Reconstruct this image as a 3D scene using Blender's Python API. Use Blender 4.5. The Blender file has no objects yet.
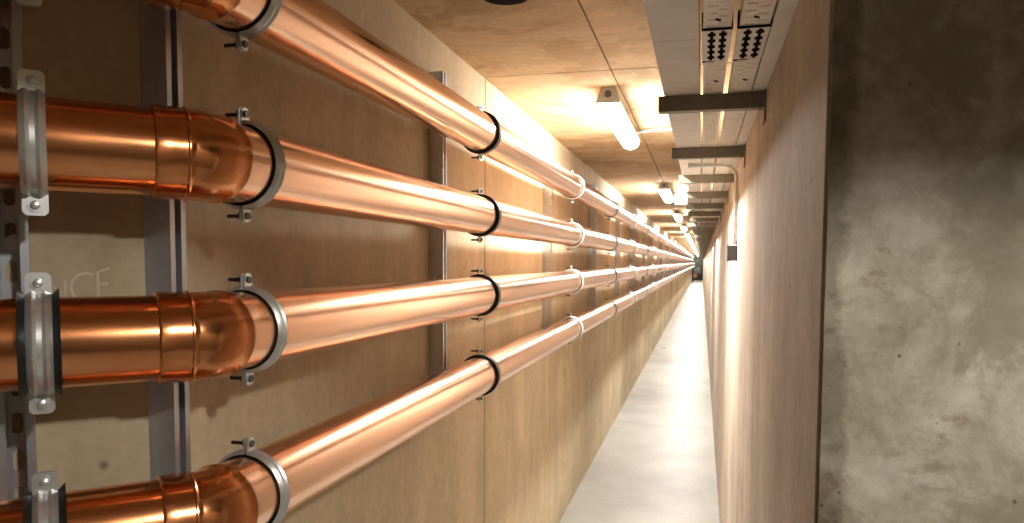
import bpy, bmesh, math, random
from mathutils import Matrix, Vector
random.seed(7)
S = bpy.context.scene
COL = S.collection
PI = math.pi

# ------------------------------------------------------------------ camera
F = 740.0                       # focal length in pixels of the 1024 x 523 frame
CZ = 1.42                      # camera height above the floor
PSI = math.atan(189.0 / F)      # camera turned left of the tunnel axis
PITCH = math.radians(3.5)
ROLL = math.radians(0.29)
cs, sn = math.cos(PSI), math.sin(PSI)
cam_d = bpy.data.cameras.new('camera')
cam = bpy.data.objects.new('camera', cam_d); COL.objects.link(cam)
cam_d.sensor_width = 36.0
cam_d.lens = F / 1024 * 36.0
cam_d.shift_y = F * math.tan(PITCH) / 1024
cam_d.clip_start = 0.02
cam.matrix_world = (Matrix.Translation((0, 0, CZ)) @ Matrix.Rotation(PSI, 4, 'Z')
                    @ Matrix.Rotation(PI / 2 - PITCH, 4, 'X') @ Matrix.Rotation(ROLL, 4, 'Z'))
S.camera = cam

# ------------------------------------------------------------------ world, exposure
W = bpy.data.worlds.new('world'); S.world = W
W.use_nodes = True
W.node_tree.nodes['Background'].inputs[0].default_value = (0.9, 0.8, 0.7, 1)
W.node_tree.nodes['Background'].inputs[1].default_value = 0.01
S.view_settings.view_transform = 'Standard'
S.view_settings.look = 'None'
S.view_settings.gamma = 1.0
S.view_settings.use_curve_mapping = False
S.view_settings.exposure = 0.0
LAMP_E = 265.0                   # tunnel batten diffusers
BULK_E = 600.0                   # bulkhead lamp at the tunnel mouth
S.cycles.max_bounces = 10
S.cycles.diffuse_bounces = 6
S.cycles.sample_clamp_indirect = 6.0

# ------------------------------------------------------------------ helpers
def w2(a, b):                    # camera-right a, camera-forward b -> world X, Y
    return (a * cs - b * sn, a * sn + b * cs)
def Yat(depth, X):               # world Y of a point at lateral X, seen at that depth
    return (depth + X * sn) / cs

def mesh_obj(name, verts, faces, mat, parent=None, smooth=False, mats=None, fmat=None):
    me = bpy.data.meshes.new(name)
    me.from_pydata([tuple(v) for v in verts], [], faces)
    me.validate(); me.update()
    for m in (mats or [mat]): me.materials.append(m)
    if fmat:
        for p, i in zip(me.polygons, fmat): p.material_index = i
    if smooth:
        me.shade_smooth()
        try: me.set_sharp_from_angle(angle=math.radians(38))
        except Exception: pass
    o = bpy.data.objects.new(name, me); COL.objects.link(o)
    if parent: o.parent = parent
    return o

class MB:
    def __init__(s): s.v = []; s.f = []
    def add(s, vs, fs):
        k = len(s.v); s.v += [Vector(v) for v in vs]; s.f += [tuple(i + k for i in f) for f in fs]; return s
    def box(s, x0, x1, y0, y1, z0, z1, M=None):
        vs = [Vector(p) for p in ((x0,y0,z0),(x1,y0,z0),(x1,y1,z0),(x0,y1,z0),(x0,y0,z1),(x1,y0,z1),(x1,y1,z1),(x0,y1,z1))]
        if M: vs = [M @ v for v in vs]
        return s.add(vs, [(0,3,2,1),(4,5,6,7),(0,1,5,4),(1,2,6,5),(2,3,7,6),(3,0,4,7)])
    def bbox(s, x0, x1, y0, y1, z0, z1, b=0.002, M=None):     # box with chamfered edges
        bm = bmesh.new(); bmesh.ops.create_cube(bm, size=1)
        for v in bm.verts:
            v.co = Vector(((x0+x1)/2 + v.co.x*(x1-x0), (y0+y1)/2 + v.co.y*(y1-y0), (z0+z1)/2 + v.co.z*(z1-z0)))
        bmesh.ops.bevel(bm, geom=bm.edges[:], offset=b, segments=2, affect='EDGES', profile=0.6)
        bm.verts.index_update()
        vs = [v.co.copy() for v in bm.verts]; fs = [tuple(v.index for v in f.verts) for f in bm.faces]
        bm.free()
        if M: vs = [M @ v for v in vs]
        return s.add(vs, fs)
    def tube(s, pts, rads, n=16, caps=True, up=(0, 0, 1)):
        pts = [Vector(p) for p in pts]
        if not hasattr(rads, '__len__'): rads = [rads] * len(pts)
        rings = []
        upv = Vector(up)
        for i, p in enumerate(pts):
            a = pts[max(i-1, 0)]; b = pts[min(i+1, len(pts)-1)]
            t = (b - a)
            if t.length < 1e-9: t = pts[min(i+2, len(pts)-1)] - pts[max(i-2, 0)]
            t.normalize()
            u = upv if abs(t.dot(upv)) < 0.95 else Vector((1, 0, 0))
            x = t.cross(u).normalized(); y = x.cross(t).normalized()
            rings.append([p + (x*math.cos(2*PI*k/n) + y*math.sin(2*PI*k/n)) * rads[i] for k in range(n)])
        k0 = len(s.v)
        for r in rings: s.v += r
        for i in range(len(pts)-1):
            for k in range(n):
                a = k0 + i*n + k; b = k0 + i*n + (k+1) % n
                s.f.append((a, b, b+n, a+n))
        if caps:
            s.f.append(tuple(k0 + k for k in reversed(range(n))))
            s.f.append(tuple(k0 + (len(pts)-1)*n + k for k in range(n)))
        return s
    def prism(s, poly, axis, a, b):    # closed polygon extruded along an axis; poly in the other two coordinates
        n = len(poly)
        def P(p, t):
            return {'x': (t, p[0], p[1]), 'y': (p[0], t, p[1]), 'z': (p[0], p[1], t)}[axis]
        vs = [P(p, a) for p in poly] + [P(p, b) for p in poly]
        fs = [tuple(reversed(range(n))), tuple(range(n, 2*n))] + [(i, (i+1) % n, n+(i+1) % n, n+i) for i in range(n)]
        return s.add(vs, fs)
    def fix(s, me):
        bm = bmesh.new(); bm.from_mesh(me); bmesh.ops.recalc_face_normals(bm, faces=bm.faces); bm.to_mesh(me); bm.free()
    def build(s, name, mat, parent=None, smooth=False):
        o = mesh_obj(name, s.v, s.f, mat, parent)
        s.fix(o.data)
        if smooth:
            o.data.shade_smooth()
            o.data.set_sharp_from_angle(angle=math.radians(35))
        return o

def empty(name, loc, rz=0.0):
    o = bpy.data.objects.new(name, None); COL.objects.link(o)
    o.location = loc; o.rotation_euler = (0, 0, rz); o.empty_display_size = 0.05
    return o
def tag(o, label, cat, group=None, kind=None):
    o['label'] = label; o['category'] = cat
    if group: o['group'] = group
    if kind: o['kind'] = kind
    return o
def struct(o, label=None):
    o['kind'] = 'structure'
    if label: o['label'] = label
    return o
def copy_tree(o, parent=None):
    c = o.copy(); COL.objects.link(c); c.parent = parent
    for ch in list(o.children): copy_tree(ch, c)
    return c

# ------------------------------------------------------------------ materials
def new_mat(name):
    m = bpy.data.materials.new(name); m.use_nodes = True
    nt = m.node_tree
    return m, nt, nt.nodes['Principled BSDF']
def N(nt, t, **kw):
    n = nt.nodes.new(t)
    for k, v in kw.items():
        if k.startswith('i_'): n.inputs[int(k[2:]) if k[2:].isdigit() else k[2:].replace('_', ' ')].default_value = v
        else: setattr(n, k, v)
    return n
def ramp(nt, src, stops):
    r = nt.nodes.new('ShaderNodeValToRGB')
    e = r.color_ramp.elements
    while len(e) < len(stops): e.new(0.5)
    for el, (p, c) in zip(e, stops):
        el.position = p; el.color = c if len(c) == 4 else (*c, 1)
    nt.links.new(src, r.inputs[0]); return r
def mix(nt, fac, a, b, mode='MIX'):
    n = nt.nodes.new('ShaderNodeMix'); n.data_type = 'RGBA'; n.blend_type = mode
    for s, v in ((n.inputs[0], fac), (n.inputs[6], a), (n.inputs[7], b)):
        if hasattr(v, 'is_linked') or hasattr(v, 'links'): nt.links.new(v, s)
        elif isinstance(v, tuple): s.default_value = v if len(v) == 4 else (*v, 1)
        else: s.default_value = v
    return n.outputs[2]
def noise(nt, co, scale, detail=5, rough=0.6, dist=0.0, stretch=None):
    if stretch:
        mp = N(nt, 'ShaderNodeMapping'); mp.inputs['Scale'].default_value = stretch
        nt.links.new(co, mp.inputs[0]); co = mp.outputs[0]
    n = N(nt, 'ShaderNodeTexNoise'); n.inputs['Scale'].default_value = scale
    n.inputs['Detail'].default_value = detail; n.inputs['Roughness'].default_value = rough
    n.inputs['Distortion'].default_value = dist
    nt.links.new(co, n.inputs[0]); return n.outputs[0]

def concrete(name, base, dark, light, scale=2.0, streak=None, hole=0.5, bump=0.25, rough=0.85, blot=None, contrast=0.5, hole_scale=14.0, streak_amt=0.4, pits=0.9, crisp=0, vary=0.0, pit_size=0.05, edge_x=None, smudge=None):
    m, nt, p = new_mat(name)
    co = N(nt, 'ShaderNodeTexCoord').outputs['Object']
    n1 = noise(nt, co, scale, 6 + 5 * crisp, 0.62 + 0.10 * crisp, 0.3)
    lo, hi = 0.5 - 0.28 * (1 - contrast * 0.6), 0.5 + 0.28 * (1 - contrast * 0.6)
    r1 = ramp(nt, n1, [(lo, dark), (0.5, base), (hi, light)])
    c = r1.outputs[0]
    if streak:
        n2 = noise(nt, co, 3.0, 5, 0.6, 0.2, stretch=streak)
        r2 = ramp(nt, n2, [(0.35, (0.70, 0.68, 0.66)), (0.55, (1, 1, 1)), (0.72, (1.12, 1.1, 1.08))])
        c = mix(nt, streak_amt, c, r2.outputs[0], 'MULTIPLY')
    if blot:
        n4 = noise(nt, co, blot[0], 9, 0.68, 0.5)
        r4 = ramp(nt, n4, [(0.51, (0, 0, 0)), (0.57, (1, 1, 1))])
        c = mix(nt, r4.outputs[0], c, mix(nt, 0.65, c, blot[1]))
    if smudge:                   # short dark scuffs left by the formwork
        n5 = noise(nt, co, smudge[0], 6, 0.65, 0.3, stretch=smudge[1])
        r5 = ramp(nt, n5, [(0.62, (1, 1, 1)), (0.70, (0.62, 0.55, 0.48))])
        c = mix(nt, 1.0, c, r5.outputs[0], 'MULTIPLY')
    if edge_x is not None:       # damp stain with a ragged outline along the wall's arris
        sx = N(nt, 'ShaderNodeSeparateXYZ'); nt.links.new(co, sx.inputs[0])
        n6 = noise(nt, co, 9.0, 8, 0.7, 0.4)
        ma = N(nt, 'ShaderNodeMath', operation='MULTIPLY_ADD'); nt.links.new(n6, ma.inputs[0]); ma.inputs[1].default_value = -0.07
        nt.links.new(sx.outputs[0], ma.inputs[2])
        mr6 = N(nt, 'ShaderNodeMapRange'); nt.links.new(ma.outputs[0], mr6.inputs[0])
        mr6.inputs[1].default_value = edge_x - 0.019; mr6.inputs[2].default_value = edge_x - 0.008
        mr6.inputs[3].default_value = 0.0; mr6.inputs[4].default_value = 1.0
        r6 = ramp(nt, mr6.outputs[0], [(0, (0.62, 0.60, 0.57)), (1, (1, 1, 1))])
        c = mix(nt, 1.0, c, r6.outputs[0], 'MULTIPLY')
    if vary:                     # every cast panel has its own tone
        oi = N(nt, 'ShaderNodeObjectInfo')
        ro = ramp(nt, oi.outputs['Random'], [(0, (1 - vary,) * 3), (1, (1 + vary,) * 3)])
        c = mix(nt, 1.0, c, ro.outputs[0], 'MULTIPLY')
    nf = noise(nt, co, 45.0, 4, 0.7)
    rf = ramp(nt, nf, [(0.3, (0.86, 0.86, 0.86)), (0.6, (1.04, 1.04, 1.04))])
    c = mix(nt, 0.75, c, rf.outputs[0], 'MULTIPLY')
    # blow holes and pits
    v = N(nt, 'ShaderNodeTexVoronoi'); v.inputs['Scale'].default_value = hole_scale
    v.inputs['Randomness'].default_value = 1.0
    nt.links.new(co, v.inputs[0])
    rv = ramp(nt, v.outputs['Distance'], [(pit_size, (0, 0, 0)), (pit_size * 1.7, (1, 1, 1))])
    # only some of the cells carry a hole
    sep = N(nt, 'ShaderNodeSeparateColor'); nt.links.new(v.outputs['Color'], sep.inputs[0])
    lt = N(nt, 'ShaderNodeMath', operation='GREATER_THAN'); lt.inputs[1].default_value = hole * 0.5
    nt.links.new(sep.outputs[0], lt.inputs[0])
    hm = N(nt, 'ShaderNodeMath', operation='MAXIMUM')
    nt.links.new(rv.outputs[0], hm.inputs[0]); nt.links.new(lt.outputs[0], hm.inputs[1])
    rh = ramp(nt, hm.outputs[0], [(0, (0.45, 0.42, 0.40)), (1, (1, 1, 1))])
    c = mix(nt, pits, c, rh.outputs[0], 'MULTIPLY')
    nt.links.new(c, p.inputs['Base Color'])
    p.inputs['Roughness'].default_value = rough
    p.inputs['Specular IOR Level'].default_value = 0.25
    ad = N(nt, 'ShaderNodeMath', operation='MULTIPLY_ADD')
    nt.links.new(nf, ad.inputs[0]); ad.inputs[1].default_value = 0.25; nt.links.new(hm.outputs[0], ad.inputs[2])
    ad2 = N(nt, 'ShaderNodeMath', operation='MULTIPLY_ADD')
    nt.links.new(n1, ad2.inputs[0]); ad2.inputs[1].default_value = 0.6; nt.links.new(ad.outputs[0], ad2.inputs[2])
    b = N(nt, 'ShaderNodeBump'); b.inputs['Strength'].default_value = bump; b.inputs['Distance'].default_value = 0.004
    nt.links.new(ad2.outputs[0], b.inputs['Height']); nt.links.new(b.outputs[0], p.inputs['Normal'])
    return m

def metal(name, col, rough, col2=None, rough2=None, scale=12.0, stretch=None, bump=0.0, metallic=1.0):
    m, nt, p = new_mat(name)
    p.inputs['Metallic'].default_value = metallic
    co = N(nt, 'ShaderNodeTexCoord').outputs['Object']
    n = noise(nt, co, scale, 5, 0.65, 0.4, stretch)
    if col2:
        r = ramp(nt, n, [(0.36, col2), (0.58, col)])
        nt.links.new(r.outputs[0], p.inputs['Base Color'])
    else: p.inputs['Base Color'].default_value = (*col, 1)
    mr = N(nt, 'ShaderNodeMapRange'); nt.links.new(n, mr.inputs[0])
    mr.inputs[1].default_value = 0.3; mr.inputs[2].default_value = 0.7
    mr.inputs[3].default_value = rough2 if rough2 else rough; mr.inputs[4].default_value = rough
    nt.links.new(mr.outputs[0], p.inputs['Roughness'])
    if bump:
        b = N(nt, 'ShaderNodeBump'); b.inputs['Strength'].default_value = bump; b.inputs['Distance'].default_value = 0.002
        nt.links.new(n, b.inputs['Height']); nt.links.new(b.outputs[0], p.inputs['Normal'])
    return m
def plain(name, col, rough=0.6, spec=0.5, var=0.15, scale=20.0):
    m, nt, p = new_mat(name)
    co = N(nt, 'ShaderNodeTexCoord').outputs['Object']
    n = noise(nt, co, scale, 4, 0.6)
    d = tuple(c * (1 - var) for c in col); l = tuple(min(1, c * (1 + var)) for c in col)
    r = ramp(nt, n, [(0.35, d), (0.65, l)])
    nt.links.new(r.outputs[0], p.inputs['Base Color'])
    p.inputs['Roughness'].default_value = rough
    p.inputs['Specular IOR Level'].default_value = spec
    return m
def emit(name, col, strength):
    m, nt, p = new_mat(name)
    p.inputs['Base Color'].default_value = (0.8, 0.8, 0.8, 1)
    p.inputs['Emission Color'].default_value = (*col, 1)
    p.inputs['Emission Strength'].default_value = strength
    return m

M_WALL_L = concrete('concrete_tan', (0.60, 0.50, 0.345), (0.52, 0.425, 0.28), (0.67, 0.58, 0.42), 1.6,
                    streak=(1.6, 1.6, 0.35), hole=0.3, bump=0.2, hole_scale=9, vary=0.14, streak_amt=0.55, crisp=1, blot=(1.3, (0.47, 0.385, 0.26)))
M_CEIL = concrete('concrete_ceiling', (0.58, 0.45, 0.29), (0.48, 0.36, 0.215), (0.64, 0.52, 0.36), 2.2,
                  streak=(1.2, 3.0, 1.0), hole=0.4, bump=0.22, hole_scale=7, vary=0.06, crisp=1, smudge=(2.6, (1.0, 5.0, 1.0)), blot=(2.6, (0.40, 0.275, 0.15)))
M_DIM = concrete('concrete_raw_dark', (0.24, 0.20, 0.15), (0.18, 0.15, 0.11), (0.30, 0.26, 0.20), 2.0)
M_WALL_R = concrete('concrete_streaked', (0.60, 0.535, 0.46), (0.47, 0.405, 0.34), (0.69, 0.63, 0.555), 3.0,
                    streak=(1.0, 1.5, 0.35), hole=0.2, bump=0.25, hole_scale=16, streak_amt=0.55, vary=0.12, crisp=1)
M_FACE = concrete('concrete_mottled', (0.40, 0.365, 0.28), (0.27, 0.24, 0.17), (0.54, 0.505, 0.42), 10.0,
                  hole=0.22, bump=0.35, blot=(6.0, (0.25, 0.22, 0.155)), contrast=0.8, hole_scale=55, crisp=1, pit_size=0.08, edge_x=0.1245, smudge=(9.0, (1, 1, 1.4)))
M_FLOOR = concrete('concrete_floor', (0.335, 0.325, 0.30), (0.275, 0.265, 0.24), (0.40, 0.39, 0.365), 1.8,
                   hole=0.1, bump=0.08, rough=0.42)
M_JOINT = plain('joint_filler', (0.20, 0.14, 0.09), 0.9, 0.1)
M_COPPER_SHADED = metal('copper_inlet_shaded', (0.87, 0.39, 0.18), 0.14, (0.80, 0.32, 0.13), 0.24, 9.0, None, 0.02)  # same copper as the long runs, dimmer surroundings put into its colour
M_COPPER = metal('copper_pipe', (0.95, 0.63, 0.46), 0.15, (0.92, 0.56, 0.38), 0.24, 5.0, (1, 0.25, 1), 0.015)
M_COPPER2 = metal('copper_fitting', (0.85, 0.37, 0.165), 0.13, (0.74, 0.28, 0.11), 0.22, 18.0, None, 0.05)
M_ZINC = metal('zinc_plated', (0.78, 0.80, 0.80), 0.30, (0.64, 0.66, 0.67), 0.40, 30.0, metallic=0.78)
M_GALV = metal('galvanised_channel', (0.66, 0.69, 0.75), 0.24, (0.52, 0.54, 0.60), 0.36, 14.0, (1, 1, 0.3), metallic=0.75)
M_BOLT = metal('dark_bolt_steel', (0.10, 0.10, 0.10), 0.4)
M_MATTE = plain('matte_black', (0.008, 0.008, 0.008), 0.95, 0.02)
M_RUBBER = plain('rubber_lining', (0.012, 0.012, 0.012), 0.45, 0.4)
M_BLACK = plain('black_plastic', (0.015, 0.014, 0.013), 0.5, 0.4)
M_TRUNK = plain('grey_painted_trunking', (0.78, 0.77, 0.74), 0.5, 0.4, 0.06, 8)
M_TRAY = plain('white_coated_tray', (0.86, 0.83, 0.77), 0.45, 0.4, 0.08, 25)
M_BRK = plain('grey_bracket_steel', (0.20, 0.185, 0.15), 0.5, 0.5, 0.15)
M_WHITE = plain('white_plastic', (0.80, 0.78, 0.74), 0.4, 0.5, 0.04)
M_GREYP = plain('grey_plastic', (0.10, 0.105, 0.11), 0.5, 0.4)
M_LAMPB = plain('lamp_housing_grey', (0.52, 0.50, 0.46), 0.5, 0.4, 0.06)
M_DIFF = emit('lamp_diffuser_glow', (1.0, 0.96, 0.88), LAMP_E)
M_DIFF_SIDE = emit('lamp_diffuser_side_glow', (1.0, 0.96, 0.88), LAMP_E * 0.27)
M_BULK = emit('bulkhead_glow', (1.0, 0.95, 0.87), BULK_E)
M_DOOR = plain('dark_green_door', (0.012, 0.018, 0.014), 0.6, 0.3)
M_CHALK = plain('chalk', (0.62, 0.55, 0.44), 0.95, 0.1)
M_BLUE = plain('blue_tape', (0.06, 0.07, 0.22), 0.6, 0.3)
M_ORANGE = plain('tan_drum', (0.45, 0.20, 0.08), 0.5, 0.4)

# ------------------------------------------------------------------ key dimensions
XW, XR = -0.725, 0.1245          # tunnel walls
ZC = CZ + 0.620                 # ceiling
YE = 60.0                       # far end
XP = -0.598                     # pipe axis along the tunnel
PR = 0.0515                     # pipe radius
PZ = [CZ + 0.354, CZ + 0.127, CZ - 0.094, CZ - 0.319]
Y0 = 0.883             # clamp at the elbow
Y1 = 1.981              # first rubber-lined clamp
SUPP = [Y0] + [Y1 + 1.5 * k for k in range(39)]
BEND_ANG = math.radians(44.0)
dN = Vector((math.sin(BEND_ANG), math.cos(BEND_ANG), 0))     # direction of the near run (left to right)
nN = Vector((-dN.y, dN.x, 0))                                # into the splayed wall
B = Vector((XP, 0.788, 0))                              # bend point
YF = 0.837                      # face of the wall that looks at the camera
# splayed wall: parallel with the near run, 0.10 m behind it
YC = 0.8425             # wall corner
CORN = Vector((XW, YC, 0))

# ------------------------------------------------------------------ setting
def slab(name, x0, x1, y0, y1, z0, z1, mat, parent=None, bev=0.0):
    m = MB()
    if bev: m.bbox(x0, x1, y0, y1, z0, z1, bev)
    else: m.box(x0, x1, y0, y1, z0, z1)
    return m.build(name, mat, parent)

floor = struct(slab('floor', -1.5, 1.7, -2.3, YE, -0.12, 0.0, M_FLOOR), 'smooth pale concrete floor')

# left tunnel wall: cast panels with open joints
wl = struct(empty('wall_left', (XW, YC, 0)), 'tan cast concrete wall behind the copper pipes')
def panel(name, parent, x0, x1, y0, y1, z0, z1, mat, bev=0.003):
    m = MB(); m.bbox(x0, x1, y0, y1, z0, z1, bev)
    o = m.build(name, mat); o.parent = parent
    o.matrix_parent_inverse = Matrix.Translation(-Vector(parent.location))
    return o
YJ = 2.456
js = [YC] + [YJ + 1.157 * k for k in range(0, 51)]
js = [j for j in js if j < YE] + [YE]
g = 0.0045
for i, (a, b) in enumerate(zip(js[:-1], js[1:])):
    if i == 0:
        # the first panel ends on the splay of the tunnel mouth
        m = MB()
        far = b - g
        poly = [(XW, YC), (XW, far), (XW - 0.2, far), (XW - 0.2, YC + 0.12)]
        m.prism(poly, 'z', 0, ZC)
        o = m.build('wall_panel', M_WALL_L); o.parent = wl
        o.matrix_parent_inverse = Matrix.Translation(-Vector(wl.location))
    else:
        panel('wall_panel', wl, XW - 0.2, XW, a + g, b - g, 0, ZC, M_WALL_L)
panel('joint_backing', wl, XW - 0.22, XW - 0.012, YJ - 0.05, YE, 0, ZC, M_JOINT, 0.001)

# splayed wall left of the tunnel mouth, parallel with the near pipe run
E1 = CORN - dN * 0.62
poly = [(CORN.x, CORN.y), (E1.x, E1.y), (E1.x + nN.x * 0.2, E1.y + nN.y * 0.2), (CORN.x + nN.x * 0.2, CORN.y + nN.y * 0.2)]
ws = struct(MB().prism(poly, 'z', 0, ZC).build('wall_splay', M_WALL_L), 'dim tan concrete wall behind the near pipe ends')
# room round the camera
struct(slab('wall_west', E1.x - 0.2, E1.x + 0.03, -2.3, E1.y + 0.05, 0, ZC, M_DIM), 'side wall of the entry space')
struct(slab('wall_back', -1.6, 1.8, -2.5, -2.3, 0, ZC, M_DIM), 'rear wall of the entry space')
struct(slab('wall_east', 1.6, 1.8, -2.3, YF + 0.1, 0, ZC, M_DIM), 'far side wall of the entry space')

# right tunnel wall
wr = struct(empty('wall_right', (XR, YF, 0)), 'streaked pinkish concrete wall on the right of the walkway')
YJR = 2.817
jr = [YF + 0.012] + [YJR + 1.157 * k for k in range(0, 51)]
jr = [j for j in jr if j < YE] + [YE]
for i, (a, b) in enumerate(zip(jr[:-1], jr[1:])):
    panel('wall_panel', wr, XR, XR + 0.2, a + (g * 0.5 if i else 0), b - g * 0.5, 0, ZC, M_WALL_R, 0.0015)
panel('joint_backing', wr, XR + 0.008, XR + 0.22, YJR - 0.05, YE, 0, ZC, M_JOINT, 0.001)
# wall facing the camera on the right, its arris slightly broken
def rough_face():
    bm = bmesh.new()
    nx, nz = 40, 60
    x0, x1 = XR + 0.002, 1.62
    xs = [x0 + (x1 - x0) * (k / nx) ** 2.2 for k in range(nx + 1)]
    rnd = random.Random(3)
    grid = []
    off = [0.0015 * rnd.random() + (0.004 * rnd.random() if rnd.random() < 0.10 else 0) for _ in range(nz * 3 + 1)]
    row = []
    for j in range(nz * 3 + 1):
        z = ZC * j / (nz * 3)
        r = []
        for i, x in enumerate(xs):
            xx = x + (off[j] if i == 0 else 0)
            yy = YF + (0.003 if i == 0 else 0)
            r.append(bm.verts.new((xx, yy, z)))
        row.append(r)
    for j in range(nz * 3):
        for i in range(nx):
            bm.faces.new((row[j][i], row[j][i+1], row[j+1][i+1], row[j+1][i]))
    # sides back into the wall
    for j in range(nz * 3):
        a, b = row[j][0], row[j+1][0]
        c = bm.verts.new((x0, YF + 0.014, b.co.z)); d = bm.verts.new((x0, YF + 0.014, a.co.z))
        bm.faces.new((a, b, c, d))
    bk = [bm.verts.new(p) for p in ((x0, YF + 0.014, 0), (1.62, YF + 0.014, 0), (1.62, YF + 0.014, ZC), (x0, YF + 0.014, ZC))]
    bm.faces.new(bk)
    bmesh.ops.remove_doubles(bm, verts=bm.verts, dist=1e-5)
    me = bpy.data.meshes.new('wall_front'); bm.to_mesh(me); bm.free()
    me.materials.append(M_FACE)
    o = bpy.data.objects.new('wall_front', me); COL.objects.link(o); return o
struct(rough_face(), 'mottled grey-brown concrete wall face beside the tunnel mouth')
slabR = struct(slab('wall_core', XR + 0.2, 1.7, YF + 0.014, YF + 0.3, 0, ZC, M_FACE), 'core of the wall beside the tunnel mouth')

# ceiling: cast panels with open joints
ce = struct(empty('ceiling', (0, 0, ZC)), 'tan cast concrete ceiling with board joints')
XJ = -0.296
cj = [-2.3] + [YJ - 0.02 + 2.3 * k for k in range(0, 26)]
cj = [c for c in cj if c < YE] + [YE]
for i, (a, b) in enumerate(zip(cj[:-1], cj[1:])):
    dz = random.uniform(0.0, 0.002)
    xl, xr = (-1.6, 1.7) if i == 0 else (XW - 0.1, XR + 0.1)
    panel('ceiling_panel', ce, xl, XJ - 0.0018, a + 0.0032, b - 0.0032, ZC - dz, ZC + 0.12, M_CEIL, 0.0025)
    panel('ceiling_panel', ce, XJ + 0.0018, xr, a + 0.0032, b - 0.0032, ZC - dz * 0.3, ZC + 0.12, M_CEIL, 0.0025)
panel('joint_backing', ce, -1.6, 1.7, -2.3, YE, ZC + 0.007, ZC + 0.14, M_JOINT, 0.001)
# downstand beam across the tunnel mouth, over the camera
struct(slab('ceiling_beam', -1.2, 1.6, 0.24, 0.28, CZ + 0.387, ZC - 0.002, M_CEIL), 'concrete downstand beam across the tunnel mouth')

# far end: dark double door
struct(slab('wall_end', XW - 0.2, XR + 0.2, YE, YE + 0.2, 0, ZC, M_WALL_L), 'end wall of the tunnel')
dr = struct(empty('door_1', ((XW + XR) / 2, YE, 0)), 'dark double door closing the far end')
for sx in (-1, 1):
    xm = (XW + XR) / 2
    a, b = (XW + 0.02, xm - 0.004) if sx < 0 else (xm + 0.004, XR - 0.02)
    o = panel('door_leaf', dr, a, b, YE - 0.05, YE - 0.001, 0.01, ZC - 0.05, M_DOOR, 0.004)
    hx = xm + sx * 0.05
    m = MB().tube([(hx, YE - 0.05, 1.0), (hx, YE - 0.09, 1.0), (hx + sx * 0.1, YE - 0.09, 1.0)], 0.01, 8)
    h = m.build('door_handle', M_ZINC, dr); h.matrix_parent_inverse = Matrix.Translation(-Vector(dr.location))

# faint letters left in the concrete of the splayed wall
def ribbon(pts, w):
    m = MB(); vs = []; n = len(pts)
    for i, p in enumerate(pts):
        a = Vector(pts[max(i-1, 0)]); b = Vector(pts[min(i+1, n-1)])
        t = (b - a).normalized(); q = Vector((-t.y, t.x)) * w / 2
        vs += [Vector(p) + q, Vector(p) - q]
    return vs, [(2*i, 2*i+1, 2*i+3, 2*i+2) for i in range(n-1)]
def on_splay(u, z, off=0.0004):  # u = metres from the corner along the splayed wall
    p = CORN - dN * u - nN * off
    return (p.x, p.y, z)
def letter(strokes):
    m = MB()
    for st in strokes:
        vs, fs = ribbon(st, 0.0035)
        m.add([on_splay(v.x, v.y) for v in vs], fs)
    o = m.build('chalk_letter', M_CHALK); o.parent = ws
def arc(cu, cz, ru, rz, a0, a1, n=14):
    return [(cu + ru * math.cos(math.radians(a0 + (a1 - a0) * k / n)), CZ + cz + rz * math.sin(math.radians(a0 + (a1 - a0) * k / n))) for k in range(n + 1)]
def zc(*p): return [(u, CZ + z) for u, z in p]
letter([zc((0.1059, -0.0544), (0.1064, -0.0315), (0.0917, -0.0535), (0.0921, -0.0265))])
letter([arc(0.0685, -0.0363, 0.0172, 0.0184, 120, -110)])
letter([zc((0.0413, -0.0113), (0.0554, -0.0166), (0.0552, -0.0548), (0.0400, -0.0537)), zc((0.0547, -0.0324), (0.0429, -0.0311))])

# ------------------------------------------------------------------ strut channels
def strut_mesh(name, length, slots, depth=0.041, w=0.031):
    """C channel: web on local -X (wall side), open towards +X, running up local Z, width along Y."""
    t = 0.0024; lip = 0.0070
    m = MB()
    h = w / 2
    if slots:
        pitch = 0.046; n = int(length / pitch); pitch = length / n
        for k in range(n):
            z0 = k * pitch; zc = z0 + pitch / 2
            inner = []; outer = []
            sl, sw = 0.0135, 0.0062
            for j in range(16):
                a = 2 * PI * j / 16
                ca, sa = math.cos(a), math.sin(a)
                inner.append((sw * ca, zc + math.copysign(sl - sw, sa) * (1 if abs(sa) > 1e-6 else 0) + sw * sa))
                s = max(abs(ca) / h, abs(sa) / (pitch / 2))
                outer.append((ca / s, zc + sa / s))
            # snap the four corners
            for j in (2, 6, 10, 14):
                outer[j] = (math.copysign(h, math.cos(2*PI*j/16)), zc + math.copysign(pitch/2, math.sin(2*PI*j/16)))
            vs = [(0, y, z) for y, z in outer] + [(0, y, z) for y, z in inner] + [(t, y, z) for y, z in outer] + [(t, y, z) for y, z in inner]
            fs = []
            for j in range(16):
                q = (j + 1) % 16
                fs += [(j, q, 16+q, 16+j), (32+j, 48+j, 48+q, 32+q), (16+j, 16+q, 48+q, 48+j)]
            m.add(vs, fs)
    else:
        m.box(0, t, -h, h, 0, length)
    for s in (-1, 1):
        y0, y1 = sorted((s * h, s * (h - t)))
        m.box(t if not slots else 0.0, depth, y0, y1, 0, length)
        y0, y1 = sorted((s * (h - t), s * (h - lip)))
        m.box(depth - t, depth, y0, y1, 0, length)
        y0, y1 = sorted((s * (h - lip), s * (h - lip - t)))
        m.box(depth - 0.009, depth, y0, y1, 0, length)
    return m
ST_Z0, ST_L = CZ - 0.325, 0.835
g_st = 'vertical strut channels behind the pipes'
st0 = strut_mesh('strut', 1.75, False).build('strut_channel', M_GALV)
st0.location = (XW + 0.0005, 0.8425 + 0.0155, 0.12)
tag(st0, 'shiny steel strut channel standing at the wall corner behind the pipe elbows', 'strut', g_st)
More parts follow.
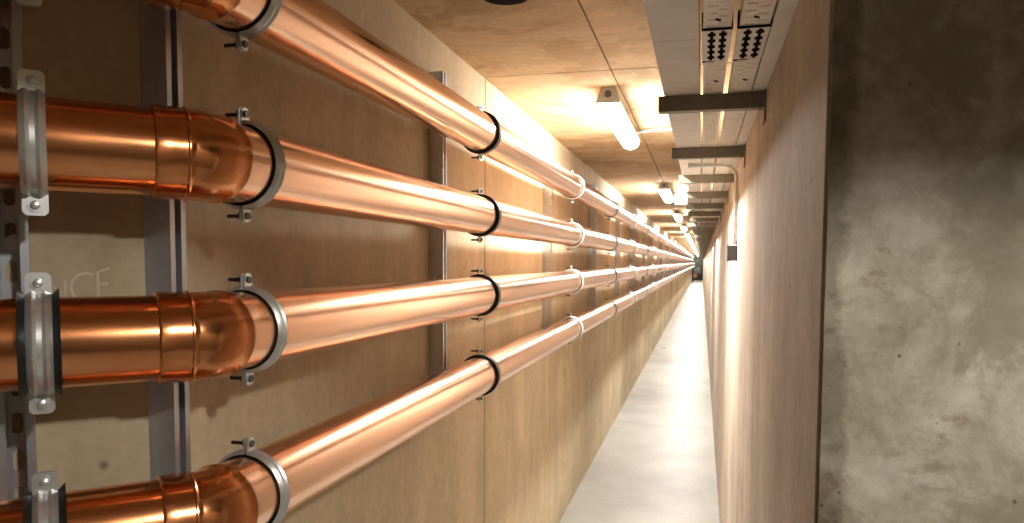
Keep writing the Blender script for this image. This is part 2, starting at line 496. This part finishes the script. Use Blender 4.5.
st1 = strut_mesh('strut', ST_L, False).build('strut_channel', M_GALV)
ordn = ['second', 'third', 'fourth', 'fifth', 'sixth']
for i, y in enumerate(SUPP[1:]):
    o = st1 if i == 0 else st1.copy()
    if i: COL.objects.link(o)
    o.location = (XW + 0.0005, y - 0.052, ST_Z0)
    if i == 0: lab = 'dark steel strut channel on the left wall, the first beyond the elbows, behind rubber-lined clamps'
    elif i < 6: lab = 'steel strut channel on the left wall, %s one beyond the elbows' % ordn[i-1]
    else: lab = 'small distant steel strut channel on the left wall deep in the tunnel'
    tag(o, lab, 'strut', g_st)
# slotted channel at the picture's left edge, on the splayed wall
UN = 0.365                       # metres from B back along the near run to the near clamp
nb = strut_mesh('strut', 1.7, True, 0.041, 0.039).build('channel_body', M_GALV)
angN = math.atan2(-nN.y, -nN.x)  # local +X looks out of the splayed wall
stn = empty('slotted_channel', (0, 0, 0))
us = 0.1480
ps = CORN - dN * us - nN * 0.0005
stn.location = (ps.x, ps.y, 0.2); stn.rotation_euler = (0, 0, angN)
nb.parent = stn
m = MB(); zb = CZ + 0.02 - 0.2
m.tube([(0.0026, 0.004, zb), (0.0045, 0.004, zb)], 0.0105, 16).tube([(0.0045, 0.004, zb), (0.011, 0.004, zb)], 0.0065, 6)
m.build('bolt', M_ZINC, stn)
tag(stn, 'slotted galvanised channel at the left edge beside the near pipe clamps', 'strut', g_st)

# ------------------------------------------------------------------ copper pipes
names = ['topmost', 'second', 'third', 'lowest']
NEAR_L = 0.73
def elbow_stations(z):
    R = 0.036; T = R * math.tan(BEND_ANG / 2)
    pts = []; rad = []
    def near(d, r): pts.append(B - dN * d + Vector((0, 0, z))); rad.append(r)
    def far(d, r): pts.append(B + Vector((0, d, z))); rad.append(r)
    sock = 0.037; fx = 0.013
    r1 = PR + 0.0040; r2 = PR + 0.0030
    near(T + sock, PR - 0.001); near(T + sock, r1 - 0.0008); near(T + sock - 0.001, r1 + 0.0006); near(T + sock - 0.003, r1)
    near(T + sock * 0.5, r1); near(T + 0.003, r1); near(T + 0.0015, r1 + 0.0012); near(T, r1 + 0.0012); near(T - 0.0015, r2)
    # arc from the near tangent point to the far one, centre on the inside of the turn
    c = B + Vector((0, T, 0)) + Vector((1, 0, 0)) * (-R)      # candidate on the wall side
    n = 14
    p0 = B - dN * T
    # the turn is to the left (towards +Y), so the centre lies on the left normal of the near run
    ln = Vector((-dN.y, dN.x, 0))
    c = p0 + ln * R
    for k in range(1, n):
        a = BEND_ANG * k / n
        v = (p0 - c); v = Matrix.Rotation(a, 3, 'Z') @ v
        pts.append(c + v + Vector((0, 0, z))); rad.append(r2)
    far(T, r2); far(T + fx, r2); far(T + fx + 0.002, r2 + 0.0010); far(T + fx + 0.004, r2 + 0.0012); far(T + fx + 0.0055, r2); far(T + fx + 0.0055, PR - 0.001)
    return pts, rad, T
for i, z in enumerate(PZ):
    root = empty('copper_pipe', (B.x, B.y, z))
    inv = Matrix.Translation(-Vector((B.x, B.y, z)))
    pts, rad, T = elbow_stations(z)
    parts = []
    parts.append(MB().tube([B + Vector((0, T * 0.6, z))] + [Vector((XP, y, z)) for y in (1.2, 2, 4, 8, 16, 30, 45, YE - 0.06)], PR, 56).build('straight_run', M_COPPER, smooth=True))
    parts.append(MB().tube([B - dN * (T * 0.6) + Vector((0, 0, z)), B - dN * 0.3 + Vector((0, 0, z)), B - dN * NEAR_L + Vector((0, 0, z))], PR, 56).build('inlet_run', M_COPPER_SHADED, smooth=True))
    e = MB().tube(pts, rad, 56, caps=False).build('elbow_fitting', M_COPPER2, smooth=True)
    parts.append(e)
    for p in parts:
        p.parent = root; p.matrix_parent_inverse = inv
    pos = ['topmost of the four', 'second from the top of the four', 'third from the top of the four', 'lowest of the four'][i]
    tag(root, 'polished copper pipe with an elbow, ' + pos + ' parallel runs', 'pipe', 'copper pipes along the left wall')

# ------------------------------------------------------------------ pipe clamps
def clamp_parts(kind):
    """local frame: pipe axis = Y, wall = -X, origin on the pipe axis. returns list of (name, MB, mat)"""
    lined = kind == 'lined'
    wide = kind == 'wide'
    hw = 0.0105 if not lined else 0.0062
    ri = PR + (0.0032 if lined else 0.0036); th = 0.0022
    if wide: hw = 0.0125
    parts = []
    prof = [(-hw, 0), (-hw*0.8, th*0.9), (-hw*0.5, th*1.9), (-hw*0.2, th*0.7), (hw*0.2, th*0.7), (hw*0.5, th*1.9), (hw*0.8, th*0.9), (hw, 0), (hw, -th*0.4), (-hw, -th*0.4)]
    for s in (1, -1):
        m = MB(); n = 28; gap = 0.05
        rings = []
        for k in range(n + 1):
            a = -PI/2 + gap + (PI - 2*gap) * k / n
            rings.append([Vector((s * (ri + q) * math.cos(a), y, (ri + q) * math.sin(a))) for y, q in prof])
        k0 = 0; P = len(prof)
        for r in rings: m.v += r
        for k in range(n):
            for j in range(P):
                a = k*P + j; b = k*P + (j+1) % P
                m.f.append((a, b, b+P, a+P))
        m.f.append(tuple(range(P))); m.f.append(tuple(n*P + j for j in range(P)))
        # lugs
        lx0, lx1 = sorted((s * 0.0014, s * 0.0034))
        lh = 0.021 if not wide else 0.024
        lw = 0.0085 if not wide else 0.0125
        for u in (1, -1):
            zs = sorted((u * (ri - 0.001), u * (ri + lh)))
            zc = u * (ri + lh)
            c = 0.004
            poly = [(-lw, u*(ri-0.001)), (lw, u*(ri-0.001)), (lw, zc - u*c), (lw - c, zc), (-lw + c, zc), (-lw, zc - u*c)]
            m.prism(poly, 'x', lx0, lx1)
        parts.append(('band', m, M_ZINC, True))
    for u in (1, -1):
        zc = u * (ri + 0.0125)
        m = MB()
        if wide:
            m.tube([(0.004, 0, zc), (0.0052, 0, zc)], 0.0075, 16)
            m.tube([(0.0052, 0, zc), (0.0085, 0, zc), (0.0095, 0, zc)], [0.0052, 0.0046, 0.0025], 12)
            m.tube([(-0.004, 0, zc), (-0.022, 0, zc)], 0.003, 8)
        else:
            m.tube([(0.004, 0, zc), (0.0062, 0, zc)], 0.0052, 6)
            m.tube([(-0.004, 0, zc), (-0.008, 0, zc)], 0.0055, 6)
            m.tube([(-0.008, 0, zc), (-0.026, 0, zc)], 0.0026, 8)
        parts.append(('bolt', m, M_ZINC if wide else M_BOLT, True))
    # lining
    m = MB(); n = 48
    lw = 0.0105 if lined else 0.0045
    out = ri + 0.0012 if lined else ri - 0.0005
    prof = [(-lw, PR + 0.0002), (-lw, out + (0.0022 if lined else 0)), (-lw * 0.62, out + (0.0022 if lined else 0)), (-lw * 0.6, out - 0.001), (lw * 0.6, out - 0.001), (lw * 0.62, out + (0.0022 if lined else 0)), (lw, out + (0.0022 if lined else 0)), (lw, PR + 0.0002)]
    P = len(prof)
    for k in range(n):
        a = 2 * PI * k / n
        m.v += [Vector((q * math.cos(a), y, q * math.sin(a))) for y, q in prof]
    for k in range(n):
        for j in range(P):
            a = k*P + j; b = k*P + (j+1) % P; c = ((k+1) % n)*P + j; d = ((k+1) % n)*P + (j+1) % P
            m.f.append((a, b, d, c))
    parts.append(('rubber_lining', m, M_RUBBER, True))
    return parts, ri
def make_clamp(kind, reach):
    root = empty('pipe_clamp', (0, 0, 0))
    parts, ri = clamp_parts(kind)
    for nm, mb, mat, sm in parts: mb.build(nm, mat, root, smooth=sm)
    m = MB().tube([(-ri - 0.001, 0, 0), (-ri - 0.012, 0, 0)], 0.0085, 6).tube([(-ri - 0.012, 0, 0), (-reach, 0, 0)], 0.005, 10)
    m.build('stud', M_ZINC, root, smooth=True)
    return root
def make_small_clamp(kind, reach):
    parts, ri = clamp_parts(kind)
    a = MB()
    for nm, mb, mat, sm in parts[:4]: a.add(mb.v, mb.f)
    a.tube([(-ri - 0.001, 0, 0), (-reach, 0, 0)], 0.006, 8)
    return a.build('pipe_clamp', M_ZINC, smooth=True)
reachT = XP - XW - 0.001
cl_bare = make_clamp('bare', reachT); cl_line = make_clamp('lined', reachT)
cl_small = make_small_clamp('bare', reachT)
used = set()
pn = ['topmost', 'second', 'third', 'lowest']
where = ['topmost copper pipe', 'second copper pipe from the top', 'third copper pipe from the top', 'lowest copper pipe']
def place(proto, loc, rz=0.0):
    if proto.name not in used:
        used.add(proto.name); o = proto
    else: o = copy_tree(proto)
    o.location = loc; o.rotation_euler = (0, 0, rz); return o
gcl = 'pipe clamps along the copper pipes'
for k, y in enumerate(SUPP):
    for i, z in enumerate(PZ):
        if k == 0: o = place(cl_bare, (XP, y, z)); lab = 'silver two-bolt ring clamp just past the elbow on the ' + where[i]
        elif k == 1: o = place(cl_line, (XP, y, z)); lab = 'black rubber-lined ring clamp beyond the elbow clamp, ' + where[i]
        elif k < 6:
            o = place(cl_bare, (XP, y, z))
            lab = 'pale ring clamp, %s after the elbow clamp on the %s' % (ordn[k-2], where[i])
        else:
            o = place(cl_small, (XP, y, z)); lab = 'tiny distant ring clamp on the %s, deep in the tunnel' % where[i]
        tag(o, lab, 'clamp', gcl)
# clamps on the near run
reachN = 0.116
rzN = math.atan2(-nN.y, -nN.x) 
cn_w = make_clamp('wide', reachN); 
def wide_lined():
    r = make_clamp('wide', reachN)
    for ch in r.children:
        if ch.name.startswith('rubber_lining'):
            me = ch.data
            for v in me.vertices:
                v.co.y *= 4.4
                q = math.hypot(v.co.x, v.co.z)
                if abs(v.co.y) > 0.0132 and q > PR + 0.003:
                    s = (PR + 0.0105) / q; v.co.x *= s; v.co.z *= s
    return r
cn_l = wide_lined()
PN = B - dN * 0.168
for i, z in enumerate(PZ):
    o = place(cn_w if i < 2 else cn_l, (PN.x, PN.y, z), rzN)
    if i < 2: lab = 'broad silver saddle clamp on the near end of the ' + where[i]
    else: lab = 'clamp with thick black rubber edges, near end of the ' + where[i]
    tag(o, lab, 'clamp', gcl)

# ------------------------------------------------------------------ ceiling battens
LX = -0.334
def make_lamp():
    root = empty('batten_lamp', (0, 0, 0))
    L = 0.88
    # housing against the ceiling (local z=0 is the ceiling, hangs down)
    MB().prism([(-0.024, 0), (0.024, 0), (0.041, -0.050), (-0.041, -0.050)], 'y', 0.012, L - 0.012).build('housing', M_LAMPB, root)
    n = 14
    pr = [(0.040 * math.cos(PI + PI * k / n), -0.0505 - 0.040 * (math.sin(PI * k / n) ** 0.75)) for k in range(n + 1)]
    m = MB().prism(pr, 'y', 0.014, L - 0.014)
    df = m.build('diffuser', M_DIFF, root, smooth=True)
    df.data.materials.append(M_DIFF_SIDE)
    for p in df.data.polygons: p.material_index = 0 if p.normal.z < -0.55 else 1
    for y0, y1, sg in ((0, 0.014, -1), (L - 0.014, L, 1)):
        e = MB().prism([(-0.026, 0), (0.026, 0), (0.044, -0.053), (-0.044, -0.053)], 'y', y0, y1).build('end_cap', M_LAMPB, root)
        ye = y0 if sg < 0 else y1
        MB().tube([(0, ye, -0.022), (0, ye + sg * 0.004, -0.022)], 0.0125, 18).tube([(0, ye + sg*0.004, -0.022), (0, ye + sg * 0.006, -0.022)], 0.006, 12).build('gland', M_GREYP, e)
    return root
lamp = make_lamp()
lo = ['nearest', 'second', 'third', 'fourth', 'fifth', 'sixth']
LY0 = 2.67
k = 0
while LY0 + 3.11 * k + 0.8 < YE:
    o = lamp if k == 0 else copy_tree(lamp)
    if k == 1: LX = -0.295; LY0 = 2.80      # the far battens hang a little further right
    o.location = (LX, LY0 + 3.11 * k, ZC - 0.002)
    lab = ('glowing white batten lamp on the tunnel ceiling, the %s' % (lo[k] + (' one' if k == 0 else ' from the camera'))) if k < 6 else 'far glowing batten lamp merging into the row at the tunnel end'
    tag(o, lab, 'lamp', 'ceiling batten lamps')
    if k < 4:
        y = LY0 + 3.11 * k + 0.84
        c = MB().tube([(LX + 0.030, y, ZC - 0.022), (LX + 0.06, y + 0.01, ZC - 0.014), (LX + 0.12, y + 0.005, ZC - 0.009), (LX + 0.20, y + 0.01, ZC - 0.010), (LX + 0.245, y, ZC - 0.012), (LX + 0.262, y, ZC - 0.04), (LX + 0.265, y, CZ + 0.325)], 0.0055, 8).build('lamp_cable', M_WHITE, smooth=True)
        tag(c, 'white cable running across the ceiling from the %s batten lamp' % lo[k], 'cable', 'lamp feed cables')
    k += 1
# bulkhead lamp on the ceiling at the tunnel mouth, behind the beam
bk = empty('bulkhead_lamp', (0.75, -0.10, ZC))
MB().tube([(0, 0, 0), (0, 0, -0.02), (0, 0, -0.03)], [0.072, 0.072, 0.064], 24, up=(0, 1, 0)).build('base', M_LAMPB, bk, smooth=True)
MB().tube([(0, 0, -0.03), (0, 0, -0.05), (0, 0, -0.066), (0, 0, -0.072)], [0.060, 0.055, 0.038, 0.015], 24, up=(0, 1, 0)).build('dome', M_BULK, bk, smooth=True)
tag(bk, 'small round bulkhead lamp on the ceiling before the tunnel mouth', 'lamp')
# dark detector just inside the top of the picture
xd, yd = -0.44, 1.650
dt = empty('smoke_detector', (xd, yd, ZC))
MB().tube([(0, 0, 0), (0, 0, -0.012)], 0.060, 28, up=(0, 1, 0)).build('base', M_MATTE, dt, smooth=True)
MB().tube([(0, 0, -0.012), (0, 0, -0.025), (0, 0, -0.029)], [0.056, 0.054, 0.040], 28, up=(0, 1, 0)).build('cap', M_MATTE, dt, smooth=True)
tag(dt, 'black round detector on the ceiling at the top edge of the picture', 'detector')

# ------------------------------------------------------------------ cable supports on the right
TZ = CZ + 0.360                 # underside of trays
TY0 = 0.50
YT = YE - 2
# trunking: segments with a cover underneath
seg_y = [TY0]
y = 1.257
while y < YT: seg_y.append(y); y += 2.0
seg_y.append(YT)
for i, (a, b) in enumerate(zip(seg_y[:-1], seg_y[1:])):
    m = MB(); m.bbox(-0.086, -0.0108, a + 0.0008, b - 0.0008, TZ, TZ + 0.06, 0.0015)
    o = m.build('trunking_length', M_TRUNK)
    lab = ['pale grey trunking length overhead, the short one nearest the camera', 'pale grey trunking length over the first two brackets', 'third pale grey trunking length along the right wall'][i] if i < 3 else 'distant pale grey trunking length above the walkway'
    tag(o, lab, 'trunking', 'trunking lengths')
def tray(x0, x1, lab):
    root = empty('cable_tray', ((x0 + x1) / 2, TY0, TZ))
    inv = Matrix.Translation(-Vector(root.location))
    w = x1 - x0
    m = MB(); hp = 0.0155; sy = 0.0052
    cols = [x0, x0 + w * 0.14, x0 + w * 0.48, x0 + w * 0.52, x0 + w * 0.86, x1]
    t = 0.0011
    y = TY0; n = int(4.0 / hp)
    for k in range(n):
        a = y; b = y + hp - sy; c = y + hp
        m.box(x0, x1, a, b, TZ, TZ + t)
        hole = 1 if k % 2 == 0 else 3
        segs = [(cols[0], cols[hole]), (cols[hole+1], cols[5])]
        for s0, s1 in segs: m.box(s0, s1, b, c, TZ, TZ + t)
        y = c
    o = m.build('perforated_floor', M_TRAY); o.parent = root; o.matrix_parent_inverse = inv
    o = MB().box(x0, x1, y, YT, TZ, TZ + t).build('plain_floor', M_TRAY); o.parent = root; o.matrix_parent_inverse = inv
    for xa, xb in ((x0, x0 + 0.001), (x1 - 0.001, x1)):
        o = MB().box(xa, xb, TY0, YT, TZ + t, TZ + 0.022).build('flange', M_TRAY); o.parent = root; o.matrix_parent_inverse = inv
    # coupler; the dark inside its two toothed slots laid on as black strips
    ya, yb = 1.205, 1.385
    cp = MB().bbox(x0 - 0.0022, x1 + 0.0012, ya, yb, TZ - 0.0024, TZ - 0.0004, 0.0006).build('coupler', M_TRAY)
    cp.parent = root; cp.matrix_parent_inverse = inv
    for fx in (0.30, 0.72):
        xc = x0 + w * fx
        poly = []
        nt_ = 5; L = (yb - ya) * 0.92; yy = ya + (yb - ya) * 0.04
        left = []; right = []
        for q in range(nt_):
            s = L / nt_
            for dy, hw in ((0.0, 0.0026), (0.25, 0.0026), (0.3, 0.0060), (0.65, 0.0060), (0.7, 0.0026), (0.98, 0.0026)):
                left.append((xc - hw, yy + (q + dy) * s)); right.append((xc + hw, yy + (q + dy) * s))
        poly = left + right[::-1]
        o = MB().prism(poly, 'z', TZ - 0.0034, TZ - 0.0023).build('slot_shade_strip', M_MATTE)
        o.parent = cp
    # dark clips round the coupler's ends
    c2 = MB().box(x0 - 0.003, x1 + 0.002, ya - 0.0035, ya, TZ - 0.0032, TZ - 0.0004)
    c2.box(x0 - 0.0034, x0 - 0.0012, ya - 0.03, ya, TZ - 0.0032, TZ + 0.016)
    c2.box(x1 + 0.0002, x1 + 0.0022, ya - 0.02, ya, TZ - 0.0032, TZ + 0.016)
    o = c2.build('clip', M_MATTE); o.parent = root; o.matrix_parent_inverse = inv
    o = MB().box(x0 + w*0.1, x0 + w*0.5, yb, yb + 0.003, TZ - 0.0030, TZ - 0.0004).box(x0 - 0.002, x0 + w*0.1, yb, yb + 0.008, TZ - 0.003, TZ - 0.0004).build('clip', M_MATTE); o.parent = root; o.matrix_parent_inverse = inv
    # cable ties
    for yq, dx in ((ya - 0.045, 0.0), (yb + 0.16, 0.1), (yb + 0.36, -0.1)):
        xm = x0 + w * (0.5 + dx)
        M_ = Matrix.Translation((xm, yq, TZ - 0.001)) @ Matrix.Rotation(0.8, 4, 'Z')
        o = MB().box(-0.005, 0.005, -0.0012, 0.0012, -0.0015, 0.0012, M_).build('cable_tie', M_BLACK); o.parent = root; o.matrix_parent_inverse = inv
    tag(root, lab, 'cable tray', 'perforated cable trays')
tray(-0.004, 0.037, 'white slotted cable tray beside the grey trunking, the left of the two')
tray(0.049, 0.093, 'white slotted cable tray nearest the right wall, the right of the two')
tag(slab('wall_trunking', 0.0965, XR - 0.0005, YF + 0.02, YT, TZ + 0.001, TZ + 0.03, M_TRUNK, None, 0.001), 'narrow pale strip of trunking along the top of the right wall', 'trunking')

def make_bracket():
    root = empty('support_bracket', (0, 0, 0))
    # local origin on the wall at the arm's underside; arm goes to -X
    L = XR + 0.098
    MB().bbox(-L, -0.004, 0, 0.002, 0, 0.033, 0.0005).box(-L, -0.004, 0.002, 0.028, 0.031, 0.033).box(-L, -0.004, 0.002, 0.028, 0, 0.0018).build('arm', M_BRK, root)
    MB().prism([(-0.012, -0.030), (0.040, -0.030), (0.040, 0.062), (-0.012, 0.062)], 'x', -0.004, -0.0002).build('wall_plate', M_BRK, root)
    MB().tube([(-0.004, 0.008, 0.047), (-0.011, 0.008, 0.047)], 0.005, 6).tube([(-0.011, 0.008, 0.047), (-0.017, 0.008, 0.047)], 0.003, 8).build('bolt', M_ZINC, root)
    return root
bq = make_bracket()
y = 1.66; k = 0
bo = ['nearest to the camera', 'second from the camera', 'third from the camera', 'fourth from the camera', 'fifth from the camera', 'sixth from the camera', 'seventh from the camera']
while y < YT:
    o = bq if k == 0 else copy_tree(bq)
    o.location = (XR, y, TZ - 0.0336)
    lab = ('grey steel cantilever bracket under the cable trays, ' + bo[k]) if k < 7 else 'small distant steel bracket under the cable trays'
    tag(o, lab, 'bracket', 'cable tray brackets')
    y += 0.75; k += 1

# conduit dropping to a small box on the right wall
yc = 2.80
xw = XR - 0.009; zt = TZ - 0.0085
r = 0.045
pts = [(-0.05, yc, zt), (0.0, yc, zt), (0.045, yc, zt)]
for q in range(0, 9):
    a = PI/2 - q * PI/16
    pts.append((xw - r + r * math.cos(a), yc, zt - r + r * math.sin(a)))
pts += [(xw, yc, CZ + 0.20), (xw, yc, CZ + 0.064)]
def kids(root):
    inv = Matrix.Translation(-Vector(root.location))
    def f(mb, nm, mat, sm=False):
        o = mb.build(nm, mat, smooth=sm); o.parent = root; o.matrix_parent_inverse = inv; return o
    return f
cd = empty('conduit', (xw, yc, CZ + 0.064)); add = kids(cd)
add(MB().tube(pts, 0.0068, 12, up=(0, 1, 0)), 'tube', M_ZINC, True)
for (p, q) in (((xw, yc, CZ + 0.215), (xw, yc, CZ + 0.245)), ((xw, yc, CZ + 0.065), (xw, yc, CZ + 0.080)), ((-0.055, yc, zt), (-0.035, yc, zt))):
    add(MB().tube([p, q], 0.0082, 12, up=(0, 1, 0)), 'coupling', M_ZINC, True)
tag(cd, 'bent metal conduit dropping down the right wall to a small grey box', 'conduit')
sb = empty('switch_box', (XR, yc, CZ + 0.006)); add = kids(sb)
add(MB().bbox(XR - 0.032, XR - 0.0005, yc - 0.018, yc + 0.022, CZ + 0.006, CZ + 0.062, 0.002), 'body', M_GREYP)
add(MB().bbox(XR - 0.036, XR - 0.0315, yc - 0.020, yc + 0.024, CZ + 0.004, CZ + 0.064, 0.001), 'lid', M_GREYP)
tag(sb, 'small grey box on the right wall at the foot of the conduit', 'box')
# white box hanging beside the trunking
yh = 3.6
hb = empty('junction_box', (-0.1, yh, CZ + 0.27)); add = kids(hb)
add(MB().bbox(-0.128, -0.070, yh - 0.025, yh + 0.025, CZ + 0.270, CZ + 0.320, 0.005), 'body', M_WHITE)
add(MB().bbox(-0.122, -0.076, yh - 0.010, yh + 0.025, CZ + 0.320, TZ - 0.0005, 0.002), 'mount', M_LAMPB)
tag(hb, 'small white junction box hanging under the trunking edge', 'box')

# ------------------------------------------------------------------ far end cart, floor tape
yq = 56.0
ct = empty('equipment_cart', (-0.32, yq, 0)); inv = Matrix.Translation(-Vector(ct.location))
def cpart(mb, nm, mat, sm=False):
    o = mb.build(nm, mat, smooth=sm); o.parent = ct; o.matrix_parent_inverse = inv
cpart(MB().bbox(-0.62, -0.02, yq, yq + 0.9, 0.16, 0.62, 0.04), 'body', M_BLACK)
cpart(MB().bbox(-0.58, -0.08, yq + 0.3, yq + 0.85, 0.62, 0.92, 0.04), 'hood', M_GREYP)
cpart(MB().tube([(-0.45, yq - 0.10, 0.45), (-0.45, yq + 0.02, 0.45)], 0.15, 20), 'drum_end', M_ORANGE, True)
for wx in (-0.6, -0.08):
    for wy in (yq + 0.12, yq + 0.75):
        cpart(MB().tube([(wx, wy, 0.12), (wx + 0.06, wy, 0.12)], 0.12, 16), 'wheel', M_RUBBER, True)
cpart(MB().tube([(-0.58, yq + 0.85, 0.6), (-0.58, yq + 0.95, 0.98), (-0.08, yq + 0.95, 0.98), (-0.08, yq + 0.85, 0.6)], 0.02, 8), 'handle', M_BLACK, True)
tag(ct, 'dark equipment cart with a tan drum end at the far end of the tunnel', 'cart')
xt, yt = -0.58, 12.45
tp = MB().bbox(xt - 0.045, xt + 0.045, yt - 0.03, yt + 0.03, 0.0002, 0.006, 0.002).build('tape_scrap', M_BLUE)
tag(tp, 'small dark blue scrap lying on the walkway floor', 'scrap')
